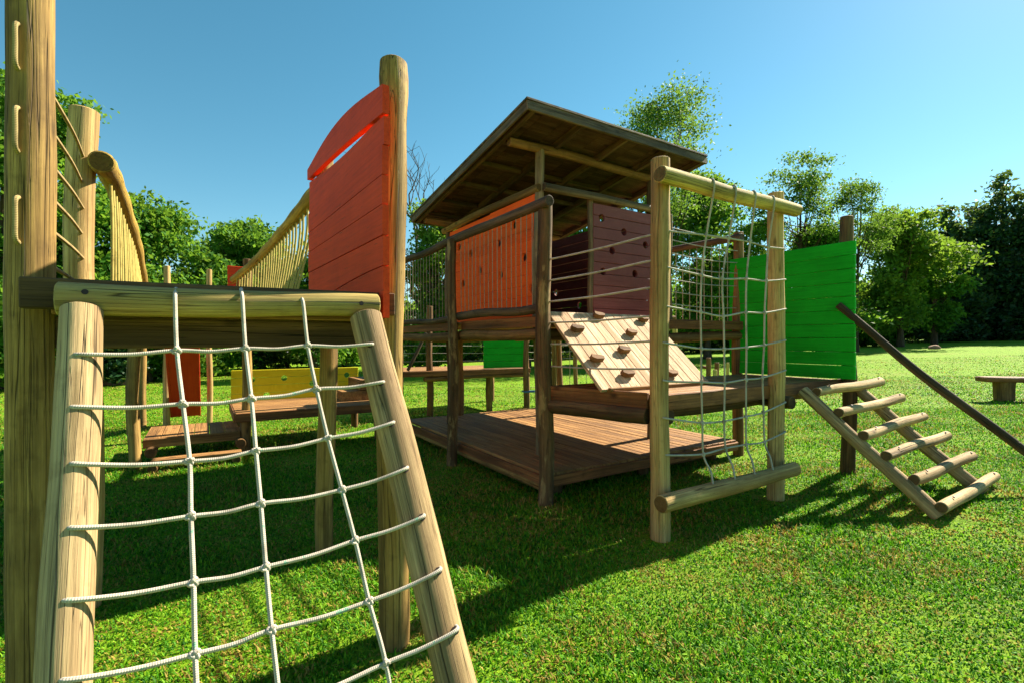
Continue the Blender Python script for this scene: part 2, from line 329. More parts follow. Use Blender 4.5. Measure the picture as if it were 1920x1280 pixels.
# ------------------------------------------------------------------ grass (uncountable: one object)
def make_grass():
    m, t, bs = nodes('grass_blades'); a = attr(t, 'tint').outputs['Fac']
    pos = t.nodes.new('ShaderNodeNewGeometry').outputs['Position']
    green = ramp(t, [(0, (.012, .075, .002)), (.5, (.07, .27, .004)), (1, (.24, .46, .014))], a)
    dryc = ramp(t, [(0, (.18, .11, .015)), (1, (.48, .35, .07))], a)
    n = noise(t, pos, 3.2, 5, .65); n2 = noise(t, pos, .7, 3, .5)
    dm = ramp(t, [(.48, .02), (.68, .8)], math_n(t, 'ADD', math_n(t, 'MULTIPLY', n, .65), math_n(t, 'MULTIPLY', n2, .38)))
    rnd = attr(t, 'rnd').outputs['Fac']
    pick = math_n(t, 'LESS_THAN', rnd, math_n(t, 'ADD', dm, .06))
    c = mix(t, green, dryc, pick)
    t.links.new(c, bs.inputs['Base Color']); bs.inputs['Roughness'].default_value = .6; bs.inputs['Specular IOR Level'].default_value = .18
    tl = t.nodes.new('ShaderNodeBsdfTranslucent'); t.links.new(c, tl.inputs[0])
    mx = t.nodes.new('ShaderNodeMixShader'); mx.inputs[0].default_value = .36
    t.links.new(bs.outputs[0], mx.inputs[1]); t.links.new(tl.outputs[0], mx.inputs[2]); t.links.new(mx.outputs[0], t.nodes['Material Output'].inputs[0])
    WORN = [(.738, 2.2, .3), (-.5, 2.25, .3), (.67, 3.4, .28), (2.475, 3.386, .3), (2.36, 5.02, .28), (2.735, 2.36, .3), (4.225, 2.37, .3), (5.51, 2.36, .32), (5.7, 1.42, .5), (4.65, 1.36, .35), (.1, 1.35, .45), (.70, 1.25, .3), (6.15, .95, .3), (5.46, 3.52, .3)]
    Vs = []; T = []; Rn = []
    for d0, d1, dens, wd, ln in ((1.2, 3.2, 9500, .0070, .040), (3.2, 5.5, 5600, .0088, .042), (5.5, 9, 2200, .0115, .044), (9, 15, 620, .018, .044), (15, 24, 90, .026, .045)):
        kmax = 1.22
        area = kmax*(d1*d1-d0*d0); n_ = int(area*dens)
        f = np.sqrt(rng.uniform(d0*d0, d1*d1, n_)); r = f*rng.uniform(-kmax, kmax, n_)
        x = r*RGT[0]+f*FWD[0]; y = r*RGT[1]+f*FWD[1]
        # thin the blades in patches
        hgt = .8+.45*np.sin(x*2.1+1.3*np.sin(y*1.7))*np.sin(y*2.6+x)
        z = ground_z(x, y)
        az = rng.uniform(0, 2*np.pi, n_); lean = rng.uniform(.35, 1.35, n_)*(1 if d0 < 9 else 1.25)
        L = ln*rng.uniform(.55, 1.35, n_)*np.clip(hgt, .55, 1.25); W = wd*rng.uniform(.6, 1.3, n_)
        dx, dy = np.cos(az), np.sin(az); sx, sy = -dy, dx
        p0 = np.stack([x, y, z-.004], 1); d1v = np.stack([dx*np.sin(lean*.5), dy*np.sin(lean*.5), np.cos(lean*.5)], 1)
        d2v = np.stack([dx*np.sin(lean*1.3), dy*np.sin(lean*1.3), np.cos(lean*1.3)], 1)
        S = np.stack([sx, sy, np.zeros(n_)], 1)*W[:, None]*.5
        p1 = p0+d1v*L[:, None]*.5; p2 = p1+d2v*L[:, None]*.5
        Vs.append(np.stack([p0-S*.8, p0+S*.8, p1+S, p1-S, p2+S*.15, p2-S*.15], 1).reshape(-1, 3))
        rr_ = rng.uniform(0, 1, n_); near_ = np.full(n_, 9.)
        for q in WORN: near_ = np.minimum(near_, np.hypot(x-q[0], y-q[1])/q[2])
        rr_ = np.where(near_ < 1, rr_*np.clip(near_, .25, 1), rr_)
        gone = (near_ < .75) & (rng.uniform(0, 1, n_) > near_)
        L = np.where(gone, L*.12, L)
        p1 = p0+d1v*L[:, None]*.5; p2 = p1+d2v*L[:, None]*.5
        Vs[-1] = np.stack([p0-S*.8, p0+S*.8, p1+S, p1-S, p2+S*.15, p2-S*.15], 1).reshape(-1, 3)
        tt = rng.uniform(0, 1, n_); T.append(np.repeat(tt, 6)); Rn.append(np.repeat(rr_, 6))
    V = np.concatenate(Vs); n_ = len(V)//6; b = np.arange(n_)[:, None]*6
    F = np.concatenate([b+np.array([0, 1, 2, 3]), b+np.array([3, 2, 4, 5])])
    me = quads_mesh('grass', V, F, np.concatenate(T), m)
    at = me.attributes.new('rnd', 'FLOAT', 'POINT'); at.data.foreach_set('value', np.concatenate(Rn).astype(np.float32))
    o = bpy.data.objects.new('grass', me); COL.objects.link(o)
    tag(o, 'short mown lawn grass, bright green with dry straw patches, round the wooden playground', 'grass', kind='stuff')
make_grass()

# ------------------------------------------------------------------ rope-ladder tower (left, nearest)
tw = thing('climbing_tower', 'tall wooden tower of pale round posts with a red plank wall, nearest of all', 'play tower', (.1, 2.8, 0))
def post(x, y, h, r, mat, parent, top_r=None, lean=(0, 0), name='post', z0=None, label=None, bend=.009, bulge=0.):
    m = MB(); z0 = GZ(x, y)-.15 if z0 is None else z0
    m.log((x, y, z0), (x+lean[0], y+lean[1], h), r, top_r or r, bend=bend, chamfer=.008, wob=.028, bulge=bulge); return m.build(name, mat, parent, label)
post(-.5, 2.25, 2.95, .063, POST, tw, .061, bend=.003)
p_r = post(.738, 2.2, 2.69, .070, POST, tw, .061, bulge=.007)
post(.672, 3.40, 2.63, .060, POST, tw, .054)
post(-.54, 3.36, 2.61, .066, POSTW, tw, .062)
m = MB(); m.beam((-.50, 2.15, 1.555), (.72, 2.15, 1.565), .05, .10); m.build('cross_beam', MOSS, tw)
m = MB(); m.beam((-.44, 2.28, 1.43), (.68, 2.28, 1.43), .05, .11); m.beam((-.44, 3.33, 1.43), (.6, 3.33, 1.43), .05, .11)
m.beam((-.42, 2.32, 1.45), (-.42, 3.3, 1.45), .05, .09); m.beam((.6, 2.32, 1.45), (.6, 3.3, 1.45), .05, .09); m.build('floor_beam', MOSS, tw)
m = MB()
for i in range(10):
    y = 2.26+i*.115; m.box((.09, y, 1.505), (1.06, .108, .03))
m.build('floor', DECK, tw)
# red plank wall
pn = MB(); p0 = np.array([.648, 2.075]); p1 = np.array([.585, 3.48]); dirv = np.append((p1-p0)/np.linalg.norm(p1-p0), 0); Lr = float(np.linalg.norm(p1-p0))
nrm = np.array([-dirv[1], dirv[0], 0]); Mx = np.stack([dirv, [0, 0, 1], np.cross(dirv, [0, 0, 1])], 1)
sz = [1.50, 1.727, 1.858, 1.993, 2.122, 2.251, 2.377]
for i in range(6):
    e0 = random.uniform(-.006, .008); e1 = random.uniform(-.01, .01); j = random.uniform(-.004, .004)
    low, up = sz[i], sz[i+1]; n_ = 9; u = np.linspace(e0, Lr+e1, n_)
    def seam(q, k):
        uu = np.clip(u/Lr, 0, 1)
        if k == 1: return q-.11*uu**1.6
        if k == 6: return q+.088*uu
        return np.full(n_, q)
    lo = seam(low, i)+.002; hi = seam(up, i+1)-.002
    if i == 5: hi = hi-.020*np.sin(np.pi*np.clip((u/Lr-.12)/.8, 0, 1))**.8
    pn.prism(list(zip(u, lo))+list(zip(u[::-1], hi[::-1])), .028, Mx, (p0[0]-.0+j, p0[1], 0))
u = np.linspace(-.012, Lr+.02, 15); q = u/Lr
lo = 2.383+.10*q+.012*np.sin(np.pi*q); hi = 2.506+.045*q+.075*np.sin(np.pi*np.clip(q, 0, 1))
pn.prism(list(zip(u, lo))+list(zip(u[::-1], hi[::-1])), .03, Mx, (p0[0]-.006, p0[1], 0))
pn.build('plank_wall', RED, tw)
# side ropes between the two left posts
SR = [((-.438, 2.265), (-.537, 2.357)), ((-.446, 2.149), (-.543, 2.224)), ((-.452, 2.035), (-.537, 2.088)), ((-.453, 1.918), (-.543, 1.958)), ((-.453, 1.801), (-.537, 1.829)), ((-.453, 1.674), (-.547, 1.688))]
for a, b in SR:
    m = MB(); m.rope([(a[0]-.02, 2.27, a[1]), ((a[0]+b[0])/2, 2.80, (a[1]+b[1])/2-.004), (b[0], 3.31, b[1])], .0075, 8, 6); m.build('side_rope', ROPET, tw)
for z0, z1 in ((2.29, 2.43), (2.02, 2.157), (1.725, 1.865)):
    m = MB(); x = -.520; m.rope([(x+.003, 2.20, z0-.005), (x, 2.181, z0+.01), (x, 2.180, (z0+z1)/2), (x, 2.181, z1-.01), (x+.003, 2.20, z1+.005)], .0075, 8, 6); m.build('side_rope', ROPET, tw)

# rope ladder leaning on it
rl = thing('rope_ladder', 'leaning white rope net ladder between two splayed round stringers, in the left foreground', 'climbing net', (.1, 1.6, 0))
m = MB(); m.log((-.395, 2.08, 1.533), (.622, 2.08, 1.556), .053, .047, bend=.003, seg=22); top = m.build('top_log', YEL, rl)
for x in (-.325, .545):
    b = MB(); b.tube([(x, 2.045, 1.555), (x, 2.030, 1.557)], .009, 10); b.build('bolt', IRON, top)
m = MB(); m.log((.705, 1.19, -.06), (.566, 2.042, 1.502), .067, .060, seg=24, bend=.003, wob=.035); m.build('stringer', STRW, rl)
m = MB(); m.log((-.240, 1.19, -.06), (-.334, 2.042, 1.495), .052, .056, seg=24, bend=.003, wob=.035); m.build('stringer', STRW, rl)
LADL = [(-.33, 1.968, 1.361), (-.323, 1.886, 1.209), (-.307, 1.803, 1.058), (-.297, 1.718, .904), (-.293, 1.633, .748), (-.282, 1.548, .593), (-.27, 1.46, .43)]
LADR = [(.571, 1.984, 1.389), (.59, 1.902, 1.24), (.604, 1.82, 1.089), (.627, 1.733, .93), (.658, 1.646, .772), (.683, 1.557, .608), (.704, 1.465, .441)]
LADV = [[(-.089, 2.08, 1.565), (-.082, 1.973, 1.37), (-.062, 1.88, 1.2), (-.042, 1.789, 1.033), (-.037, 1.71, .888), (-.029, 1.623, .729), (-.024, 1.537, .573), (-.015, 1.45, .41)],
        [(.112, 2.086, 1.576), (.12, 1.976, 1.375), (.132, 1.883, 1.205), (.139, 1.794, 1.042), (.146, 1.712, .892), (.152, 1.622, .727), (.159, 1.54, .578), (.17, 1.45, .41)],
        [(.318, 2.08, 1.565), (.329, 1.981, 1.384), (.344, 1.894, 1.226), (.366, 1.803, 1.058), (.393, 1.714, .895), (.417, 1.632, .745), (.437, 1.541, .58), (.463, 1.455, .423)]]
def near(q, dist):                        # slide a point out of the ladder's plane, to the stringers' front face
    q = np.array(q); e = np.array([0, 0, EYE])-q; return q+e/np.linalg.norm(e)*dist
for i in range(7):
    a = near(LADL[i], .062); b = near(LADR[i], .070+.0025*i); ks = [near(v[i+1], .03) for v in LADV]
    pts = [a+np.array([-.012, .03, -.016]), a]+[None]*0
    seq = [a]+ks+[b]; path = [a+np.array([-.012, .04, -.004])]
    for s0, s1 in zip(seq[:-1], seq[1:]):
        path += [s0, (s0+s1)/2+np.array([0, 0, -.007])]
    path += [b, b+np.array([.006, .045, -.004])]
    m = MB(); m.rope(path, .0066, 9, 7); m.build('rung_rope', ROPE, rl)
    for q in (a, b):
        hb = MB(); hb.tube([q+np.array([0, .05, -.03]), q+np.array([0, .004, -.002])], .0125, 10); hb.build('rope_hole', IRON, rl)
for v in LADV:
    P = [near(q, .03) for q in v]
    t0 = np.array(v[0]); path = [t0+np.array([0, .0, .02]), np.array([t0[0], 2.035, t0[2]-.004]), np.array([t0[0]+.001, 2.010, t0[2]-.035])]+P[1:]+[P[-1]*2-P[-2]*1.0+np.array([0, 0, -.1])]
    m = MB(); m.rope(path, .0066, 9, 8)
    for i, q in enumerate(P[1:]): m.knot(q+np.array([0, -.003, 0]), .0068, i)
    m.build('net_rope', ROPE, rl)

# ------------------------------------------------------------------ rope bridge
br = thing('rope_bridge', 'hanging bridge with sagging log handrails and yellow rope strands, behind the red plank wall', 'rope bridge', (.05, 5, 0))
railR = [(.70, 3.50, 2.49), (.67, 3.95, 2.475), (.62, 4.72, 2.425), (.55, 5.78, 2.37), (.45, 6.51, 2.29), (.31, 7.35, 2.21)]
railL = [(-.455, 3.25, 2.325), (-.475, 3.75, 2.37), (-.495, 4.55, 2.31), (-.52, 5.39, 2.225), (-.56, 6.35, 2.04), (-.57, 6.9, 1.98)]
for rail in (railR, railL):
    P = smooth_path(rail, 8); m = MB(); n_ = len(P)
    m.tube(P, [.057-.011*i/n_+.003*math.sin(i*1.1) for i in range(n_)], 16, True, .02, chamfer=.008); m.build('handrail', LICH, br)
    L = np.concatenate([[0], np.cumsum(np.linalg.norm(np.diff(P, axis=0), axis=1))])
    for k, s_ in enumerate(np.arange(.42, L[-1]-.1, .125)):
        q = np.array([np.interp(s_, L, P[:, c]) for c in range(3)]); side = 1 if rail is railR else -1
        xf = .46*side; y = q[1]-.03+random.uniform(-.015, .015)
        m = MB(); m.rope([(q[0], y, q[2]+.03), (q[0]-.012*side, y, q[2]-.3), (xf+(q[0]-xf)*.35, y+.02, 1.62), (xf, y+.05, 1.50)], .0085, 6, 3)
        m.build('rope_strand', ROPEY, br)
m = MB()
for i in range(28): m.box((0, 3.52+i*.122, 1.47-.10*math.sin(math.pi*i/27)), (.98, .112, .03))
m.build('walkway', DECK, br)

# ------------------------------------------------------------------ playhouse
ph = thing('playhouse', 'raised wooden cabin with sloping plank roof and an orange holed wall, on tall posts', 'playhouse', (3.9, 5.0, 0))
for (x, y, h, r, mt) in ((2.475, 3.386, 2.60, .066, SCAR), (2.36, 5.02, 2.55, .056, SCAR), (2.42, 7.0, 2.56, .055, MOSS),
                         (2.89, 4.05, 3.37, .052, GREY), (2.89, 6.22, 3.08, .052, MOSS), (4.53, 4.05, 3.37, .05, GREY), (4.53, 6.22, 3.08, .05, MOSS),
                         (3.38, 6.9, 1.55, .055, BROWN), (5.46, 3.52, 2.71, .062, BROWN), (5.36, 6.9, 2.6, .055, BROWN)):
    post(x, y, h, r, mt, ph, r*.93)
post(3.55, 4.03, 2.98, .034, GREY, ph, .032, name='stud', z0=1.62)
# upper floor
m = MB()
for i in range(26):
    x = 2.53+i*.112; m.box((x, 5.37, 1.605), (.106, 3.84, .03), along=1)
m.build('floor', DECK, ph)
m = MB(); m.beam((2.48, 3.44, 1.575), (2.47, 4.97, 1.575), .03, .095, bev=.003); m.beam((2.45, 5.08, 1.572), (2.45, 7.2, 1.572), .03, .095)
m.beam((2.55, 3.43, 1.575), (5.40, 3.43, 1.585), .03, .10); m.build('fascia', FASC, ph)
m = MB(); m.log((2.50, 3.44, 1.47), (2.48, 4.97, 1.47), .052); m.log((2.47, 5.08, 1.46), (2.46, 7.2, 1.46), .052); m.log((2.54, 3.50, 1.46), (5.42, 3.48, 1.47), .052)
m.log((3.5, 3.46, 1.45), (3.5, 7.0, 1.45), .05); m.log((4.5, 3.46, 1.45), (4.5, 7.0, 1.45), .05); m.log((2.6, 6.92, 1.45), (5.4, 6.92, 1.45), .05)
m.build('joist', BROWN, ph)
# left railing
rg = bpy.data.objects.new('railing', None); COL.objects.link(rg); rg.parent = ph; rg.location = (-1.45, 0, 0)
m = MB(); m.log((2.43, 3.27, 2.575), (2.40, 5.20, 2.565), .048, .045, wob=.03, bend=.006); m.log((2.40, 5.20, 2.565), (2.43, 7.05, 2.55), .044, wob=.03); m.build('top_rail', DARK, rg)
m = MB(); m.log((2.455, 3.43, 1.685), (2.42, 4.965, 1.680), .040, .044, wob=.035); m.log((2.41, 5.07, 1.665), (2.44, 6.95, 1.665), .036, wob=.03); m.build('bottom_rail', DARK, rg)
for y in list(np.arange(3.52, 4.95, .088))+list(np.arange(5.14, 6.9, .10)):
    y += random.uniform(-.006, .006); m = MB(); m.rope([(2.43, y, 2.56), (2.432, y+.002, 2.1), (2.436, y, 1.68)], .0042, 6, 2); m.build('cord', CORD, rg)
# orange wall: two panels
def plank_panel(name, axis, fixed, u0, u1, z0, z1, n, mat, parent, t=.028, holes=(), hr=.05, gap=.004, top=None, jit=.0025):
    mm = MB(); hgt = (z1-z0)/n
    for i in range(n):
        lo = z0+i*hgt; c = (lo+hgt/2); e = random.uniform(-.004, .004); f_ = fixed+random.uniform(-jit, jit)
        if axis == 'y': mm.box((f_, (u0+u1)/2+e, c), (t, u1-u0, hgt-gap), along=1, bev=.004)
        else: mm.box(((u0+u1)/2+e, f_, c), (u1-u0, t, hgt-gap), along=0, bev=.004)
    o = mm.build(name, mat, parent)
    if holes: cut(o, [((fixed, a, b), (1, 0, 0), hr) if axis == 'y' else ((a, fixed, b), (0, 1, 0), hr) for a, b in holes])
    return o
OH = [(5.882, 2.656), (5.538, 2.519), (5.298, 2.277), (5.758, 2.16)]; OH2 = [(4.824, 2.526), (4.498, 2.672), (4.296, 2.286), (4.773, 2.152), (4.15, 1.95)]
plank_panel('orange_panel', 'y', 2.885, 5.035, 6.18, 1.63, 2.91, 11, ORANGE, ph, holes=OH, hr=.047, gap=.0015, jit=.001)
plank_panel('orange_panel', 'y', 2.872, 4.10, 5.025, 1.63, 2.915, 11, ORANGE, ph, holes=OH2, hr=.047, gap=.0015, jit=.001)
m = MB(); m.box((2.915, 5.03, 2.27), (.03, .05, 1.3)); m.build('stud', ORANGE, ph)
plank_panel('purple_panel', 'x', 4.0, 3.56, 4.47, 1.63, 2.90, 10, PURPLE, ph, holes=[(3.678, 2.752), (4.017, 2.639), (3.834, 2.408), (4.365, 2.527), (3.699, 2.165), (4.193, 2.179)], hr=.043)
plank_panel('back_panel', 'y', 4.5, 4.10, 6.18, 1.63, 2.93, 10, PURPLE, ph, holes=[(5.861, 2.138), (5.324, 1.909)], hr=.05, gap=.006)
plank_panel('rear_panel', 'x', 6.2, 2.96, 4.47, 1.63, 2.93, 10, PURPLE, ph, holes=[(3.3, 2.42)], hr=.045)
m = MB(); m.log((2.86, 4.02, 2.96), (2.86, 6.35, 2.96), .042); m.build('wall_plate', POST, ph)
m = MB(); m.log((2.90, 3.99, 2.965), (4.72, 3.99, 2.965), .042); m.build('wall_plate', GREY, ph)
# roof
RL = 2.90; sl_ = math.atan(.148); ey = np.array([0, math.cos(sl_), -math.sin(sl_)]); ez = np.array([0, math.sin(sl_), math.cos(sl_)]); ex = np.array([1, 0, 0.])
R0 = np.array([2.40, 3.555, 3.555]); RM = np.stack([ex, ey, ez], 1); RW = 2.50
def rp(u, v, h): return R0+ex*u+ey*v+ez*h
rf = MB(); rf.box(rp(RW/2, RL/2, -.012), (RW+.02, RL+.02, .024), RM, .003, along=0); roof = rf.build('roof', ROOFW, ph)
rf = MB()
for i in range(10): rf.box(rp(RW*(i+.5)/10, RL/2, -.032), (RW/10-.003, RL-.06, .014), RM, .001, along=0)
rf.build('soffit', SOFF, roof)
rf = MB(); hF = .095
rf.box(rp(RW/2, .012, -.045-hF/2+.03), (RW, .024, hF), RM, .003); rf.box(rp(RW/2, RL-.012, -.06), (RW, .024, .08), RM, .003)
rf.box(rp(.012, RL/2, -.06), (.024, RL-.05, .085), RM, .003); rf.box(rp(RW-.012, RL/2, -.06), (.024, RL-.05, .085), RM, .003)
rf.build('fascia', ROOFW, roof)
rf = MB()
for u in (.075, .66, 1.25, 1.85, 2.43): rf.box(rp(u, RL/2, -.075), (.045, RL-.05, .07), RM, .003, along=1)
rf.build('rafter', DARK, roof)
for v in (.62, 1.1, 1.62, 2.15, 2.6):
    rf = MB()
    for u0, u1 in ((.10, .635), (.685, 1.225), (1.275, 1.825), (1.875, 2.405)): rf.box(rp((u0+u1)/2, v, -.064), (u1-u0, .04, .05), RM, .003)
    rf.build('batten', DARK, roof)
m = MB(); m.log((2.52, 4.05, 3.36), (4.80, 4.05, 3.36), .045); m.build('purlin', BROWN, ph)
m = MB(); m.log((2.52, 6.22, 3.05), (4.80, 6.22, 3.05), .045); m.build('purlin', BROWN, ph)
# rear right railing and front guard ropes
rg2 = bpy.data.objects.new('railing', None); COL.objects.link(rg2); rg2.parent = ph; rg2.location = (1.5, 0, 0)
m = MB(); m.log((5.42, 3.45, 2.645), (5.38, 6.95, 2.62), .045, .04); m.build('top_rail', DARK, rg2)
for y in np.arange(3.62, 5.2, .11):
    m = MB(); m.rope([(5.40, y, 2.63), (5.40, y+.003, 2.1), (5.40, y, 1.62)], .0045, 6, 2); m.build('cord', CORD, rg2)
for z in (2.619, 2.487, 2.344, 2.218, 2.064, 1.932, 1.801):
    m = MB(); m.rope([(4.2, 3.5, z), (4.85, 3.5, z-.02), (5.45, 3.5, z)], .006, 6, 5); m.build('guard_rope', ROPEG, rg2)
m = MB(); m.log((4.2, 3.5, 1.62), (4.2, 3.5, 2.75), .03); m.build('stud', GREY, rg2)

# low floor deck
ld = thing('floor_deck', 'low brown plank deck lying on the lawn under the raised cabin', 'deck', (3.9, 5.1, 0))
m = MB()
for i in range(25):
    x = 2.50+i*.110; m.box((x+.055, 5.18, .237+random.uniform(-.002, .002)), (.104, 3.54, .03), along=1, bev=.004)
m.build('plank_floor', DECK, ld)
m = MB(); m.beam((2.49, 3.40, .185), (2.47, 6.95, .185), .03, .09); m.beam((2.52, 3.395, .185), (5.25, 3.395, .185), .03, .09); m.beam((5.26, 3.4, .185), (5.26, 6.95, .185), .03, .09); m.build('fascia', FASC, ld)
m = MB(); m.log((2.50, 3.46, .125), (2.49, 6.9, .125), .036, .032, wob=.08, bend=.003); m.build('bearer', POST, ld)
for a_, b_ in (((2.6, 3.6, .10), (5.2, 3.6, .10)), ((2.6, 5.1, .10), (5.2, 5.1, .10)), ((2.6, 6.7, .10), (5.2, 6.7, .10))):
    m = MB(); m.log(a_, b_, .05); m.build('bearer', MOSS, ld)
for x in (2.75, 3.9, 5.05):
    for y in (3.6, 5.1, 6.7): m = MB(); m.log((x, y, -.1), (x, y, .10), .06); m.build('footing', MOSS, ld)

# middle platform with the green wall
mp = thing('middle_platform', 'low brown play platform with a bright green plank wall at its end', 'play platform', (4.1, 2.9, 0))
m = MB()
for i in range(9):
    y = 2.46+i*.112; x0 = 2.74-.27*(y-2.42)/.95
    m.box(((x0+5.46)/2, y+.03, 1.0), (5.46-x0, .106, .03))
m.build('plank_floor', DECK, mp)
m = MB(); m.beam((2.80, 2.405, .955), (5.50, 2.405, .965), .03, .115); m.beam((2.49, 3.33, .965), (2.70, 2.44, .975), .03, .115); m.beam((5.48, 2.42, .96), (5.48, 3.45, .96), .03, .11); m.build('fascia', FASC, mp)
m = MB(); m.log((2.50, 3.33, .85), (2.69, 2.44, .865), .060); m.log((4.38, 2.31, .86), (4.38, 3.45, .86), .055); m.log((2.88, 2.40, .85), (2.88, 3.4, .85), .058); m.log((2.9, 2.62, .85), (5.45, 2.62, .855), .045); m.build('joist', MOSS, mp)
post(5.51, 2.36, 2.66, .068, MOSS, mp, .062)
plank_panel('green_wall', 'y', 5.42, 2.245, 3.60, 1.025, 2.395, 10, GREEN, mp, gap=.004, t=.03, jit=.004)

# climbing ramp
cr = thing('climbing_ramp', 'sunlit pale plank climbing ramp with small brown wooden holds', 'climbing ramp', (3.2, 3.1, 1.03))
d_ = np.array([0, -.70, -.63]); Lp = np.linalg.norm(d_); d_ /= Lp; nn = np.cross([1, 0, 0], d_); nn = nn if nn[2] > 0 else -nn
rm = np.stack([[1, 0, 0], d_, np.cross([1, 0, 0], d_)], 1)
m = MB()
for i in range(12):
    x = 2.545+i*.1085; c = np.array([x+.054, 3.455, 1.665])+d_*(Lp/2)-nn*.015
    m.box(c, (.105, Lp+.0, .028), rm, .003, along=1)
m.build('plank_board', RAMPW, cr)
m = MB(); b0 = np.array([2.62, 3.455, 1.665])-nn*.055
for x in (2.66, 3.2, 3.76): m.beam(np.array([x, 3.45, 1.665])-nn*.06, np.array([x, 3.45, 1.665])+d_*Lp*.93-nn*.06, .05, .06)
m.beam((2.6, 2.735, 1.035), (3.85, 2.735, 1.035), .035, .025); m.build('batten', BROWN, cr)
for h in [(3.087, 3.405, 1.63), (3.652, 3.383, 1.61), (2.71, 3.262, 1.501), (3.328, 3.229, 1.471), (3.062, 3.06, 1.319), (2.687, 2.988, 1.255), (2.895, 2.853, 1.133), (3.409, 2.838, 1.119)]:
    m = MB(); s_ = .84+random.uniform(-.1, .1)
    poly = [(-.075*s_, -.012), (-.035*s_, -.04), (.06*s_, -.04), (.075*s_, -.005), (.03*s_, .012), (-.03*s_, .02), (-.055*s_, .03)]
    poly = [(p_[0], p_[1]*.85) for p_ in poly]; m.prism(poly, .045, np.stack([[1, 0, 0], -d_, nn], 1), np.array(h)+nn*.0005); m.build('hold', HOLDW, cr)

# rope guard between the cabin's corner post and the net frame
gd = thing('rope_guard', 'six stretched guard ropes between the cabin corner post and the net frame, before the ramp', 'safety ropes', (2.6, 2.9, 1.1))
for (z0, z1) in ((2.103, 2.154), (1.922, 1.971), (1.74, 1.781), (1.56, 1.579), (1.377, 1.40), (1.189, 1.206)):
    m = MB(); m.rope([(2.475, 3.38, z0), (2.505, 3.31, z0), (2.59, 2.86, (z0+z1)/2-.008), (2.675, 2.41, z1), (2.70, 2.36, z1)], .0075, 8, 5); m.build('rope', ROPEG, gd)

# cargo net frame
nf = thing('cargo_net_frame', 'upright square climbing net of pale rope in a frame of two posts and two logs', 'climbing net', (3.5, 2.36, 0))
post(2.735, 2.36, 2.69, .072, POSTW, nf, .066, bend=.003); post(4.225, 2.37, 2.69, .068, POSTW, nf, .064, bend=.003)
m = MB(); m.log((2.60, 2.245, 2.53), (4.33, 2.245, 2.53), .058, .054, seg=22, wob=.03, bend=.004); m.build('top_log', YEL, nf)
m = MB(); m.log((2.575, 2.215, .315), (4.24, 2.215, .318), .062, .058, seg=22, wob=.025, bend=.003); m.build('bottom_log', POSTW, nf)
NET = [[(2.733, 2.182), (3.119, 2.183), (3.391, 2.19), (3.67, 2.192), (3.926, 2.18), (4.167, 2.187)], [(2.722, 1.922), (3.064, 1.884), (3.311, 1.873), (3.62, 1.895), (3.895, 1.896), (4.167, 1.923)], [(2.722, 1.648), (3.052, 1.614), (3.324, 1.591), (3.613, 1.628), (3.872, 1.632), (4.167, 1.668)], [(2.7, 1.393), (3.058, 1.349), (3.331, 1.343), (3.62, 1.354), (3.864, 1.369), (4.167, 1.4)], [(2.7, 1.131), (3.058, 1.104), (3.337, 1.087), (3.613, 1.1), (3.841, 1.104), (4.143, 1.142)], [(2.7, .869), (3.07, .806), (3.331, .795), (3.613, .805), (3.857, .819), (4.126, .866)], [(2.711, .613), (3.082, .575), (3.35, .586), (3.62, .584), (3.872, .578), (4.126, .613)]]
for row in NET:
    m = MB(); P = [(x, 2.272, z) for x, z in row]; a = P[0]
    m.rope([(a[0]+.0, 2.31, a[2]), (a[0]+.055, 2.29, a[2]-.01)]+P[1:-1]+[(4.215, 2.287, P[-1][2]+.008), (4.235, 2.31, P[-1][2]+.01)], .0070, 8, 6); m.build('net_rope', ROPEG, nf)
for j, (tx, bx, bz) in enumerate(((3.207, 3.096, .37), (3.479, 3.358, .374), (3.744, 3.614, .374), (4.013, 3.866, .372))):
    tx *= .968; pts = [(tx+.03, 2.235, 2.584), (tx+.01, 2.206, 2.574), (tx, 2.189, 2.54), (tx+.004, 2.198, 2.46)]+[(r[j+1][0], 2.262, r[j+1][1]) for r in NET]+[(bx+.005, 2.215, bz+.09), (bx, 2.19, bz-.005)]
    m = MB(); m.rope(pts, .0076, 8, 6)
    for i, r in enumerate(NET): m.knot((r[j+1][0], 2.262, r[j+1][1]), .0082, i*5+j)
    m.build('net_rope', ROPEG, nf)

# log ladder and handrail pole
ll = thing('log_ladder', 'slanting ladder of six round pale log rungs at the green wall end', 'ladder', (5.1, 1.4, .08))
for a, b in (((4.59, 2.325, .955), (4.645, 1.37, .095)), ((5.535, 2.325, .965), (5.62, 1.37, .11))):
    m = MB(); m.log(a, b, .052, .056, wob=.03); m.build('stringer', STRW, ll)
for (a, b) in (((4.598, 2.235, .924), (5.977, 2.274, .955)), ((4.594, 2.055, .763), (6.01, 2.104, .80)), ((4.596, 1.87, .597), (5.985, 1.916, .633)), ((4.607, 1.716, .459), (5.983, 1.738, .474)), ((4.636, 1.544, .304), (5.996, 1.56, .314)), ((4.605, 1.372, .145), (5.984, 1.405, .165))):
    a = np.array(a)+[0, -.025, .028]; b = np.array(b)+[0, -.025, .028]
    m = MB(); m.log(a, b, .042, .045, wob=.04, bend=.008); r_ = m.build('rung', STRW, ll)
    b2 = MB()
    for q in (.14, .93): c = a+(b-a)*q; b2.tube([c+[0, -.02, .044], c+[0, -.024, .052]], .008, 8)
    b2.build('bolt', IRON, r_)
hp = MB(); hp.log((5.365, 2.375, 1.765), (6.19, .85, .05), .034, .040, wob=.03, bend=.01); o = hp.build('handrail_pole', DARK)
tag(o, 'long thin dark pole sloping down beside the log ladder from the green wall', 'handrail')

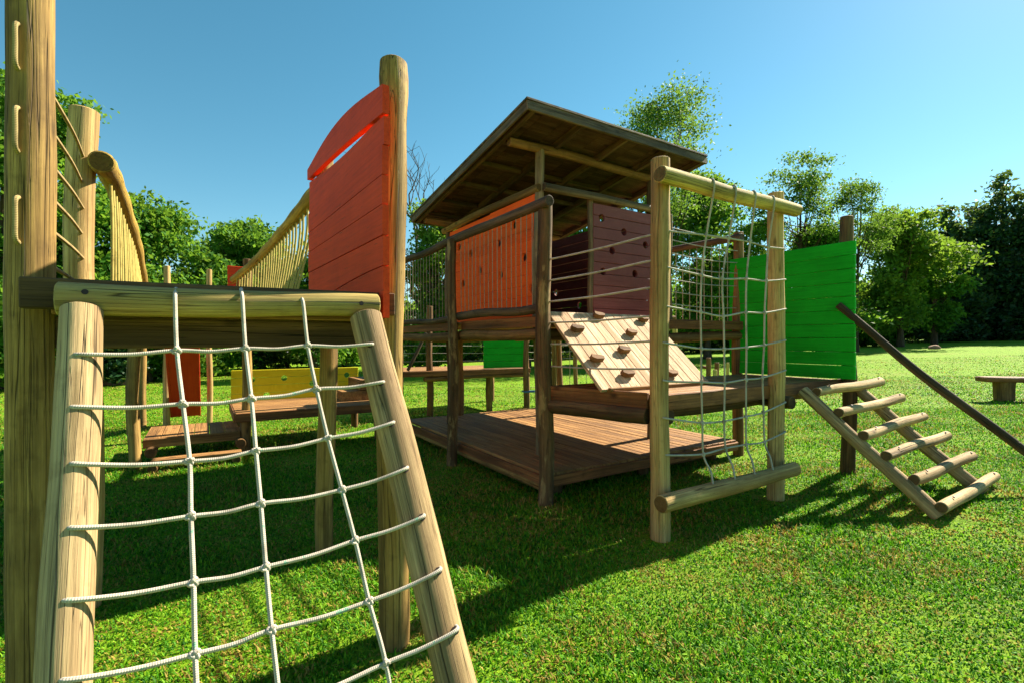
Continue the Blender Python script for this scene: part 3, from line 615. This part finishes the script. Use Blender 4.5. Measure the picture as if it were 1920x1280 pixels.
# ------------------------------------------------------------------ rear playground pieces
t2 = thing('slide_tower', 'far wooden slide tower of round posts with a red slide, seen below the near tower', 'play tower', (0, 8, 0))
for (x, y, h, r, mt) in ((-.655, 6.74, 2.0, .062, POST), (.43, 7.08, 2.2, .058, POST), (.54, 8.53, 2.66, .065, BROWN), (-.54, 9.78, 2.63, .05, POSTW), (.05, 9.7, 2.61, .045, POSTW), (-.87, 9.95, 1.6, .05, POST)):
    post(x, y, h, r, mt, t2, r*.95)
m = MB()
for i in range(14): m.box((-.1, 7.0+i*.115, 1.5), (1.0, .108, .03))
m.build('floor', DECK, t2)
plank_panel('red_panel', 'x', 8.42, .275, .49, 1.6, 2.53, 7, RED, t2)
sd = MB(); sa = np.array([-.30, 8.5, 1.62]); sb = np.array([-.285, 9.95, .14]); ds = (sb-sa)/np.linalg.norm(sb-sa); sn = np.cross([1, 0, 0], ds); sn = sn if sn[2] > 0 else -sn
Ms = np.stack([[1, 0, 0], ds, sn], 1); Ls = float(np.linalg.norm(sb-sa))
sd.box((sa+sb)/2, (.38, Ls, .02), Ms, .003, along=1)
for s_ in (-1, 1): sd.box((sa+sb)/2+np.array([.2*s_, 0, 0])+sn*.05, (.03, Ls, .14), Ms, .006, along=1)
sd.build('slide', SLIDE, t2)
st = thing('step_bench', 'two low brown plank steps between round posts, behind the rope ladder', 'steps', (-.1, 7.1, 0))
m = MB()
for i in range(6): m.box((-.60+.16*(i+.5), 7.33, .285), (.155, .95, .032), along=1)
m.build('tread', DECK, st)
m = MB(); m.beam((-.6, 6.85, .245), (.36, 6.86, .245), .03, .10); m.log((-.52, 6.72, .16), (-.52, 7.8, .16), .055); m.log((.36, 6.72, .17), (.36, 7.8, .17), .055); m.build('bearer', BROWN, st)
m = MB(); m.box((-.07, 6.5, .115), (.85, .16, .035)); m.build('tread', DECK, st)
m = MB(); m.log((-.48, 6.40, .05), (-.48, 6.7, .05), .045); m.log((.30, 6.40, .05), (.30, 6.7, .05), .045); m.build('bearer', BROWN, st)
yp = thing('yellow_play_deck', 'low brown deck with a yellow holed plank wall, far behind the rope ladder', 'play platform', (1.2, 7.6, 0))
m = MB()
for i in range(12): m.box((1.28, 6.85+i*.112, .515), (1.95, .106, .03))
m.build('plank_floor', DECK, yp)
m = MB(); m.beam((.31, 6.79, .47), (2.25, 6.79, .47), .03, .11); m.beam((.30, 6.82, .47), (.30, 8.12, .47), .03, .11); m.build('fascia', FASC, yp)
for x, y in ((.42, 6.9), (2.07, 8.12), (2.1, 6.95), (.42, 8.2)): post(x, y, .50, .055, BROWN, yp)
plank_panel('yellow_wall', 'x', 8.05, .305, 2.10, .535, .99, 4, YELLOW, yp, holes=[(.765, .61), (1.003, .854), (1.925, .867), (.573, .848), (1.40, .755)], hr=.043)
m = MB()
for i, z in enumerate((.60, .76, .92)): m.box((1.98+.14*i, 7.65, z), (.62-.28*i*.9, .7, .15), along=1)
m.build('stair', DECK, yp)
fp = thing('far_platform', 'far low plank platform with a small green wall, seen under the raised cabin', 'play platform', (4.3, 9.0, 0))
for x, y, h, mt in ((3.55, 8.52, 2.05, BROWN), (4.85, 8.56, .8, POST), (5.72, 8.5, 1.75, BROWN), (3.45, 9.9, 2.0, BROWN), (5.7, 9.95, .8, BROWN)): post(x, y, h, .062, mt, fp)
m = MB()
for i in range(13): m.box((4.35, 8.44+i*.115, .845), (2.75, .108, .03))
m.build('plank_floor', DECK, fp)
m = MB(); m.beam((2.98, 8.385, .815), (5.74, 8.385, .805), .03, .10); m.build('fascia', FASC, fp)
m = MB(); m.log((3.4, 8.42, .71), (5.68, 8.42, .72), .045); m.log((3.9, 8.3, .72), (3.9, 9.9, .72), .06); m.log((5.62, 8.3, .72), (5.62, 9.9, .72), .05); m.build('joist', BROWN, fp)
m = MB(); m.log((3.10, 8.46, .88), (3.45, 8.46, 1.55), .03); m.build('brace', DARK, fp)
plank_panel('green_panel', 'x', 8.52, 4.70, 5.66, .865, 1.55, 5, GREEN, fp)
for z in (1.32, 1.18, 1.03):
    m = MB(); m.rope([(3.0, 8.5, z+.005), (3.9, 8.5, z), (4.7, 8.5, z-.01)], .006, 6, 3); m.build('guard_rope', ROPEG, fp)
    m = MB(); m.rope([(5.74, 8.5, z), (6.4, 8.6, z-.02), (7.2, 8.7, z)], .006, 6, 3); m.build('guard_rope', ROPEG, fp)
post(7.22, 8.7, 1.45, .05, BROWN, fp)
# swings
sw = thing('swing_stand', 'low swing frame of round posts behind the raised cabin', 'swing frame', polar(.15, 10.3)+(0,))
S0 = polar(.03, 9.75); S1 = polar(.335, 10.9); Sm = polar(.0862, 10.1)
for q, mt in ((S0, BROWN), (Sm, POST), (S1, YEL)): post(q[0], q[1], 1.88, .055, mt, sw)
m = MB(); m.log((S0[0], S0[1], 1.90), (S1[0], S1[1], 1.92), .055); m.build('cross_log', BROWN, sw)
for k, (kk, mt, lab) in enumerate(((.043, BLUE, 'blue flat swing seat hanging left of the ladder ramp posts, lower of two'), (.136, BLUE, 'blue swing seat hanging seen behind the foot of the climbing ramp'))):
    t_ = (kk-.03)/(.335-.03); d = 9.75+(10.9-9.75)*t_; x, y = polar(kk, d)
    s2 = thing('swing', lab, 'swing', (x, y, .42)); ux = np.array([S1[0]-S0[0], S1[1]-S0[1], 0]); ux /= np.linalg.norm(ux)
    m = MB(); m.box((x, y, .40), (.42, .16, .03), np.stack([ux, [-ux[1], ux[0], 0], [0, 0, 1]], 1), .008); m.build('seat', mt, s2)
    for s_ in (-.19, .19):
        m = MB(); c = np.array([x, y, 0])+ux*s_; m.rope([tuple(c+[0, 0, .40]), tuple(c+[0, 0, 1.1]), tuple(c+[0, 0, 1.86])], .007, 6, 2); m.build('rope', CORD, s2)
# stumps
for kk, wd, h, d, mt, lab in ((.3633, .06, .24, 17, POST, 'short pale stump post, leftmost of the low stumps seen past the ramp'), (.3743, .06, .30, 17.2, FASC, 'short reddish stump post next to the leftmost pale one'), (.4045, .08, .68, 17, FASC, 'tall reddish stump post, the highest of the low stumps'),
                              (.418, .07, .33, 16, YEL, 'low yellowish stump beside the tall reddish one'), (.4215, .08, .48, 17.4, FASC, 'middling reddish stump right of the tallest stump'), (.444, .05, .46, 17.5, YEL, 'slim yellowish stump, rightmost, at the edge of the green wall')):
    x, y = polar(kk, d); z = GZ(x, y); m = MB(); m.log((x, y, z-.05), (x, y, z+h), wd, wd*.97); o = m.build('stump_post', mt); tag(o, lab, 'stump', 'low stump posts on the far lawn')
x, y = polar(.393, 17.2); x2, y2 = polar(.401, 17.2); m = MB(); z = GZ(x, y); m.log((x, y, z+.36), (x2, y2, z+.34), .055); o = m.build('lying_log', FASC); tag(o, 'short reddish log rail fixed beside the tallest far stump', 'log')
# bench
bx, by = polar(1.013, 9.6); bz = GZ(bx, by)
be = thing('log_bench', 'plain brown plank bench on a thick stump leg, at the right edge', 'bench', (bx, by, bz))
rb = np.array([RGT[0], RGT[1], 0]); fb = np.array([FWD[0], FWD[1], 0]); rot = np.stack([rb*.97-fb*.24, fb*.97+rb*.24, [0, 0, 1]], 1)
m = MB(); m.box(np.array([bx, by, bz+.42])+rot[:, 0]*.56, (1.9, .36, .10), rot, .02); m.build('seat', FASC, be)
for q in (.0, 1.1): m = MB(); c = np.array([bx, by, bz])+rot[:, 0]*q; m.log(c+[0, 0, -.1], c+[0, 0, .37], .15, .165); m.build('leg', BROWN, be)

# ------------------------------------------------------------------ trees and plants
def leaf_cloud(blobs, n, size, spread, shell=.55, flat=.6, aspect=1.9):
    """blobs: (x,y,z,rx,ry,rz); clumps of leaves sit mostly near each blob's skin"""
    vol = np.array([b[3]*b[4]*b[5] for b in blobs])**.75; cnt = np.maximum(3, (vol/vol.sum()*n/38).astype(int))
    C = []; 
    for b, c in zip(blobs, cnt):
        d = rng.normal(size=(c, 3)); d /= np.linalg.norm(d, axis=1)[:, None]
        rr = shell+(1.12-shell)*rng.uniform(0, 1, c)**.6
        C.append(np.array(b[:3])+d*rr[:, None]*np.array(b[3:6]))
    C = np.concatenate(C); nC = len(C); per = max(6, n//nC)
    scl = rng.uniform(.5, 1.5, nC); tintc = rng.uniform(0, 1, nC)
    P = np.repeat(C, per, 0)+rng.normal(size=(nC*per, 3))*np.array([1, 1, flat])*np.repeat(scl, per)[:, None]*spread
    N = len(P); 
    nrm_ = rng.normal(size=(N, 3))+np.array([0, 0, .5]); nrm_ /= np.linalg.norm(nrm_, axis=1)[:, None]
    a = np.cross(nrm_, rng.normal(size=(N, 3))); a /= np.linalg.norm(a, axis=1)[:, None]; b = np.cross(nrm_, a)
    s = size*rng.uniform(.6, 1.4, N)[:, None]
    V = np.stack([P-a*s*aspect*.5, P-b*s*.5+a*s*.1, P+a*s*aspect*.5-nrm_*s*.15, P+b*s*.5+a*s*.1], 1).reshape(-1, 3)
    F = np.arange(N*4).reshape(N, 4)
    tint = np.repeat(np.clip(np.repeat(tintc, per)*.6+rng.uniform(0, .5, N)-.03, 0, 1), 4)
    return V, F, tint, C
def add_leaves(name, data, mat, parent, loc):
    V, F, T, C = data; me = quads_mesh(name, V-np.array(loc), F, T, mat)
    o = bpy.data.objects.new(name, me); COL.objects.link(o); o.parent = parent; return o
def tree(name, label, k, d, h, wd, n, size, mat, trunk_r=.2, base=.25, spread=None, blobs=9, shape='round', limbs=9, lean=0., group='trees round the lawn', shell=.55):
    x, y = polar(k, d); z = GZ(x, y); R = random.Random(int(k*1000)+int(d*10))
    root = thing(name, label, 'tree', (x, y, z), group)
    B = []
    zc0, zc1 = z+h*base, z+h
    for i in range(blobs):
        t_ = (i+.5)/blobs; zz = zc0+(zc1-zc0)*t_
        if shape == 'round': env = math.sin(math.pi*min(1, .16+.80*t_))**.7
        elif shape == 'cone': env = (1-t_**1.8)**.8*.95+.10
        elif shape in ('airy', 'open'): env = .8
        elif shape == 'flat': env = .35+.75*t_
        else: env = .75
        an = R.uniform(0, 6.28); rr = wd*.5*env*R.uniform(.15, .72)
        br_ = wd*.5*env*R.uniform(.38, .62)+.12
        if shape == 'airy': env = .35+.75*math.sin(math.pi*(.15+.8*t_)); rr = wd*.5*env*R.uniform(.2, 1.0); br_ = wd*R.uniform(.07, .14)+.1
        if shape == 'open': env = .45+.6*math.sin(math.pi*(.12+.78*t_)); rr = wd*.5*env*R.uniform(.1, .85); br_ = wd*R.uniform(.12, .22)
        B.append((x+math.cos(an)*rr, y+math.sin(an)*rr, min(zz, zc1-br_*.55), br_, br_, br_*R.uniform(.5, .85)))
    data = leaf_cloud(B, int(n*2.2), size*.64, spread or wd*.05, shell); C = data[3]
    m = MB(); bend = [(x+lean*h*t_**2+.03*h*math.sin(t_*4+k*9)*.3, y+.02*h*math.sin(t_*5+k)*.3, z-.2+t_*h*.9) for t_ in np.linspace(0, 1, 9)]
    m.tube(bend, [trunk_r*(1.25-1.15*t_**.8) if t_ else trunk_r*1.5 for t_ in np.linspace(0, 1, 9)], 9, True, .05)
    for i in range(limbs):
        q = C[R.randrange(len(C))]; t_ = R.uniform(max(.2, base*.8), .78); s_ = np.array([np.interp(t_, np.linspace(0, 1, 9), [b[c] for b in bend]) for c in range(3)])
        if q[2] < s_[2]: q = q+np.array([0, 0, (s_[2]-q[2])*1.0])
        mid = s_*.5+q*.5+np.array([0, 0, -.04*h]); P = smooth_path([s_, mid, q], 4)
        r0 = trunk_r*(1.1-t_)*.55; m.tube(P, np.linspace(r0, r0*.2, len(P)), 6, True)
    m.build('trunk', BARK, root); add_leaves('crown', data, mat, root, (x, y, z)); return root
# left group, near
tree('leafy_tree', 'tall bright leafy tree at the left edge behind the thick post', -1.045, 14.5, 9.4, 4.8, 9000, .15, LEAF_A, base=.12, blobs=26, shape='open')
tree('leafy_tree', 'bright leafy tree rising just right of the tall left posts', -.93, 15.5, 8.9, 3.8, 9000, .15, LEAF_A, base=.1, blobs=26, shape='open')
tree('leafy_tree', 'rounded leafy tree left of the sagging handrail of the rope bridge', -.755, 17, 6.3, 4.4, 10000, .15, LEAF_A, base=.08, blobs=24, shape='open')
tree('leafy_tree', 'low bushy tree below the rounded leafy one, by the rope bridge', -.66, 19, 4.7, 4.4, 7000, .16, LEAF_A, base=.08)
tree('leafy_tree', 'yellowish round tree in the left distance past two thin posts', -.60, 27, 7.0, 6.0, 7000, .19, LEAF_B, base=.08)
tree('flat_crown_tree', 'darker flat topped tree rising behind the yellow rope strands', -.52, 25, 7.3, 4.6, 6500, .18, LEAF_A, base=.5, shape='flat')
tree('leafy_tree', 'leafy tree between the bridge strands and the red plank wall', -.41, 23, 6.2, 4.6, 7000, .18, LEAF_A, base=.08)
# middle
tree('leafy_tree', 'yellow green tree beside the low end of the cabin roof', -.16, 21, 7.4, 3.8, 9000, .15, LEAF_B, base=.08, blobs=24, shape='open')
tree('leafy_tree', 'green tree seen through the gap under the cabin roof', .03, 26, 8.2, 5.6, 8000, .19, LEAF_A, base=.1)
tree('leafy_tree', 'green tree behind the cabin, left of the tall airy tree', .17, 27, 8.4, 5.4, 8000, .19, LEAF_A, base=.1)
tree('airy_tree', 'tall airy tree with drooping narrow leaves rising above the cabin roof', .29, 28, 15.0, 7.0, 11000, .14, LEAF_F, base=.36, blobs=44, shape='airy', limbs=44, spread=.44, trunk_r=.22)
tree('leafy_tree', 'bushy green tree behind the tall airy one, above the net beam', .405, 29, 11.0, 5.6, 8500, .2, LEAF_A, base=.1, blobs=24, limbs=14, shape='open')
tree('leafy_tree', 'dense green tree seen through the upright climbing net', .50, 30, 8.3, 6.0, 8500, .2, LEAF_A, base=.08)
tree('airy_tree', 'thin branched airy tree above the right end of the net beam', .59, 30, 12.2, 5.2, 3800, .15, LEAF_F, base=.55, blobs=17, limbs=30, shape='airy', spread=.30, trunk_r=.16)
tree('leafy_tree', 'yellow green tree directly behind the green plank wall', .635, 31, 7.8, 6.4, 8000, .2, LEAF_A, base=.1, blobs=22, limbs=14, shape='open')
tree('airy_tree', 'small feathery tree just right of the green wall post', .71, 32, 11.0, 4.8, 3000, .14, LEAF_F, base=.6, blobs=15, limbs=28, shape='airy', spread=.26, trunk_r=.13)
tree('leafy_tree', 'light green tree with open lower branches on the far lawn edge', .80, 38, 10.2, 7.4, 9500, .26, LEAF_B, base=.2, blobs=24, limbs=16, shape='open')
tree('leafy_tree', 'second light green tree hard against the dark tall trees', .87, 41, 8.4, 5.5, 7000, .26, LEAF_A, base=.2, blobs=18, limbs=14, shape='open')
for k_, d_k, h_, w_, lab in ((.895, 47, 12.8, 5.6, 'dark pointed tree, lowest and leftmost of the dark tall trees'), (.955, 48, 13.2, 6.0, 'dark dense tree, middle one of the dark tall trees'), (1.015, 46, 15.6, 7.0, 'dark dense tree, tallest, at the right edge'), (1.10, 45, 14.5, 7.0, 'dark dense tree cut by the right picture edge')):
    tree('dark_tree', lab, k_, d_k, h_, w_, 11000, .34, LEAF_D, .28, .04, blobs=26, shape='cone', group='dark tall trees on the right', spread=.42)
# bare twig tree
def bare_tree(k, d, h):
    x, y = polar(k, d); z = GZ(x, y); root = thing('bare_tree', 'leafless twiggy tree top beside the cabin roof, behind the yellow green tree', 'tree', (x, y, z)); m = MB(); R = random.Random(3)
    def grow(p, dr, L, r, lv):
        P = [p]; 
        for i in range(4):
            dr = dr+np.array([R.uniform(-.22, .22), R.uniform(-.22, .22), R.uniform(-.05, .16)]); dr /= np.linalg.norm(dr); P.append(P[-1]+dr*L/4)
        m.tube(P, np.linspace(r, r*.6, 5), 5 if lv > 1 else 8, False)
        if lv < 5:
            for i in range(3 if lv else 5):
                a = R.uniform(0, 6.28); s_ = np.array([math.cos(a), math.sin(a), R.uniform(.0, .5)]); nd = dr*.75+s_*.75
                grow(P[R.choice((2, 3, 4))], nd/np.linalg.norm(nd), L*R.uniform(.55, .8), r*.58, lv+1)
    grow(np.array([x, y, z-.1]), np.array([0, 0, 1.]), h*.52, .16, 0); m.build('trunk', BARK, root)
bare_tree(-.165, 24.5, 8.2)
# shrubs along the lawn edge
def shrub(label, k, d, h, wd, n, size, mat, group='shrubs along the lawn edge'):
    x, y = polar(k, d); z = GZ(x, y); root = thing('shrub', label, 'shrub', (x, y, z), group); R = random.Random(int(k*777))
    B = [(x+R.uniform(-.5, .5)*wd*.7, y+R.uniform(-.5, .5)*wd*.7, z+h*R.uniform(.35, .62), wd*R.uniform(.2, .34), wd*R.uniform(.2, .34), h*R.uniform(.25, .36)) for i in range(6)]
    data = leaf_cloud(B, int(n*1.5), size*.75, wd*.07, .4)
    m = MB()
    for i in range(5):
        q = data[3][R.randrange(len(data[3]))]; m.tube(smooth_path([(x+R.uniform(-.1, .1), y+R.uniform(-.1, .1), z-.05), ((x+q[0])/2, (y+q[1])/2, z+h*.4), q], 4), np.linspace(.03, .008, 9), 5)
    m.build('stem', BARK, root); add_leaves('foliage', data, mat, root, (x, y, z))
for lab, k_, d_k, h_, w_, mt in (('broad leaved shrub behind the thick left post', -1.0, 13.8, 2.3, 2.6, LEAF_A), ('dark shrub at the lawn edge left of the tower legs', -.875, 15.5, 1.7, 2.4, LEAF_D), ('bright low shrub at the lawn edge left of the red slide', -.735, 18.6, 1.5, 2.4, LEAF_A),
                                 ('leafy shrub right of the red slide', -.63, 20.5, 2.0, 2.6, LEAF_A), ('dark round shrub beyond the yellow wall, left end', -.53, 24, 2.3, 3.0, LEAF_D), ('yellowish shrub beyond the middle of the yellow wall', -.46, 25, 2.2, 2.4, LEAF_B), ('dark shrub beyond the right half of the yellow wall', -.405, 26, 2.4, 2.8, LEAF_D), ('bright shrub beyond the yellow wall stairs', -.345, 26, 2.0, 2.2, LEAF_A),
                                 ('dark wide shrub behind the red plank wall post', -.27, 30, 2.9, 4.0, LEAF_D), ('dark wide shrub beyond the far platform, left end', -.17, 32, 2.9, 4.6, LEAF_D), ('dark wide shrub beyond the far platform posts', -.08, 34, 2.9, 4.6, LEAF_D), ('dark wide shrub beyond the small green wall', .02, 36, 3.0, 4.8, LEAF_D), ('dark wide shrub beyond the swing posts', .12, 37, 3.0, 5.0, LEAF_D), ('dark wide shrub seen past the climbing ramp', .24, 38, 3.0, 5.2, LEAF_D), ('dark wide shrub beyond the low stumps', .35, 39, 3.2, 5.0, LEAF_D), ('dark wide shrub seen through the bottom of the climbing net', .46, 40, 3.2, 5.0, LEAF_D), ('dark wide shrub behind the green plank wall', .58, 41, 3.4, 5.0, LEAF_D),
                                 ('dark shrub just right of the green wall post', .70, 42, 3.0, 4.6, LEAF_D), ('pale green shrub under the light green tree', .745, 40, 1.6, 2.4, LEAF_A), ('dark undergrowth shrub under the light trees', .82, 47, 4.0, 5.5, LEAF_D), ('dark undergrowth shrub below the leftmost dark tree', .90, 50, 4.5, 6.0, LEAF_D), ('dark undergrowth shrub below the middle dark tree', .98, 50, 4.5, 6.0, LEAF_D), ('dark undergrowth shrub below the tallest dark tree', 1.06, 49, 4.5, 6.0, LEAF_D)):
    shrub(lab, k_, d_k, h_, w_, 2600 if h_ < 2.8 else 3600, .13 if d_k < 28 else .24, mt)
# the wood behind, which reads as one mass
B = []
for k_ in np.arange(-1.5, 1.55, .035):
    d = np.interp(k_, [-1.5, -1.05, -.8, -.55, -.2, .3, .7, 1.0, 1.5], [19, 20, 23, 31, 37, 44, 48, 56, 58])+rng.uniform(-1, 3); x, y = polar(k_, d); z = GZ(x, y)
    h = np.interp(k_, [-1.5, -1, -.75, -.55, -.3, 0, .3, .6, .8, 1.5], [7, 7, 5, 6.6, 6, 6.5, 7.5, 7.5, 7.0, 9])*rng.uniform(.75, 1.05)
    for q in range(3): B.append((x+rng.uniform(-1, 1), y+rng.uniform(-1, 1), z+h*(.14+.27*q), .055*d, .055*d, h*.22))
V, F, T, C = leaf_cloud(B, 70000, .27, .5, .5); me = quads_mesh('woodland', V, F, T*.8, LEAF_A); o = bpy.data.objects.new('woodland', me); COL.objects.link(o)
tag(o, 'dense green woodland closing off the lawn behind all the single trees', 'woodland', kind='stuff')
# stones and a low mound on the lawn
for k_, d_k, s_, lab in ((-.835, 15.8, .28, 'reddish garden stone at the lawn edge, largest of three'), (-.81, 16.0, .2, 'smaller reddish stone right of the largest garden stone'), (-.86, 15.9, .2, 'reddish stone left of the largest garden stone'), (.868, 33, .35, 'flat grey brown stone on the far right lawn')):
    x, y = polar(k_, d_k); z = GZ(x, y); bm = bmesh.new(); bmesh.ops.create_icosphere(bm, subdivisions=3, radius=s_)
    for v in bm.verts:
        v.co *= 1+.25*math.sin(v.co.x*9/s_*.3+k_*50)*math.sin(v.co.y*7/s_*.3)+random.uniform(-.03, .03); v.co.z *= .6
    me = bpy.data.meshes.new('stone'); bm.to_mesh(me); bm.free(); me.materials.append(STONE); o = bpy.data.objects.new('stone', me); COL.objects.link(o); o.location = (x, y, z+s_*.2); tag(o, lab, 'stone')
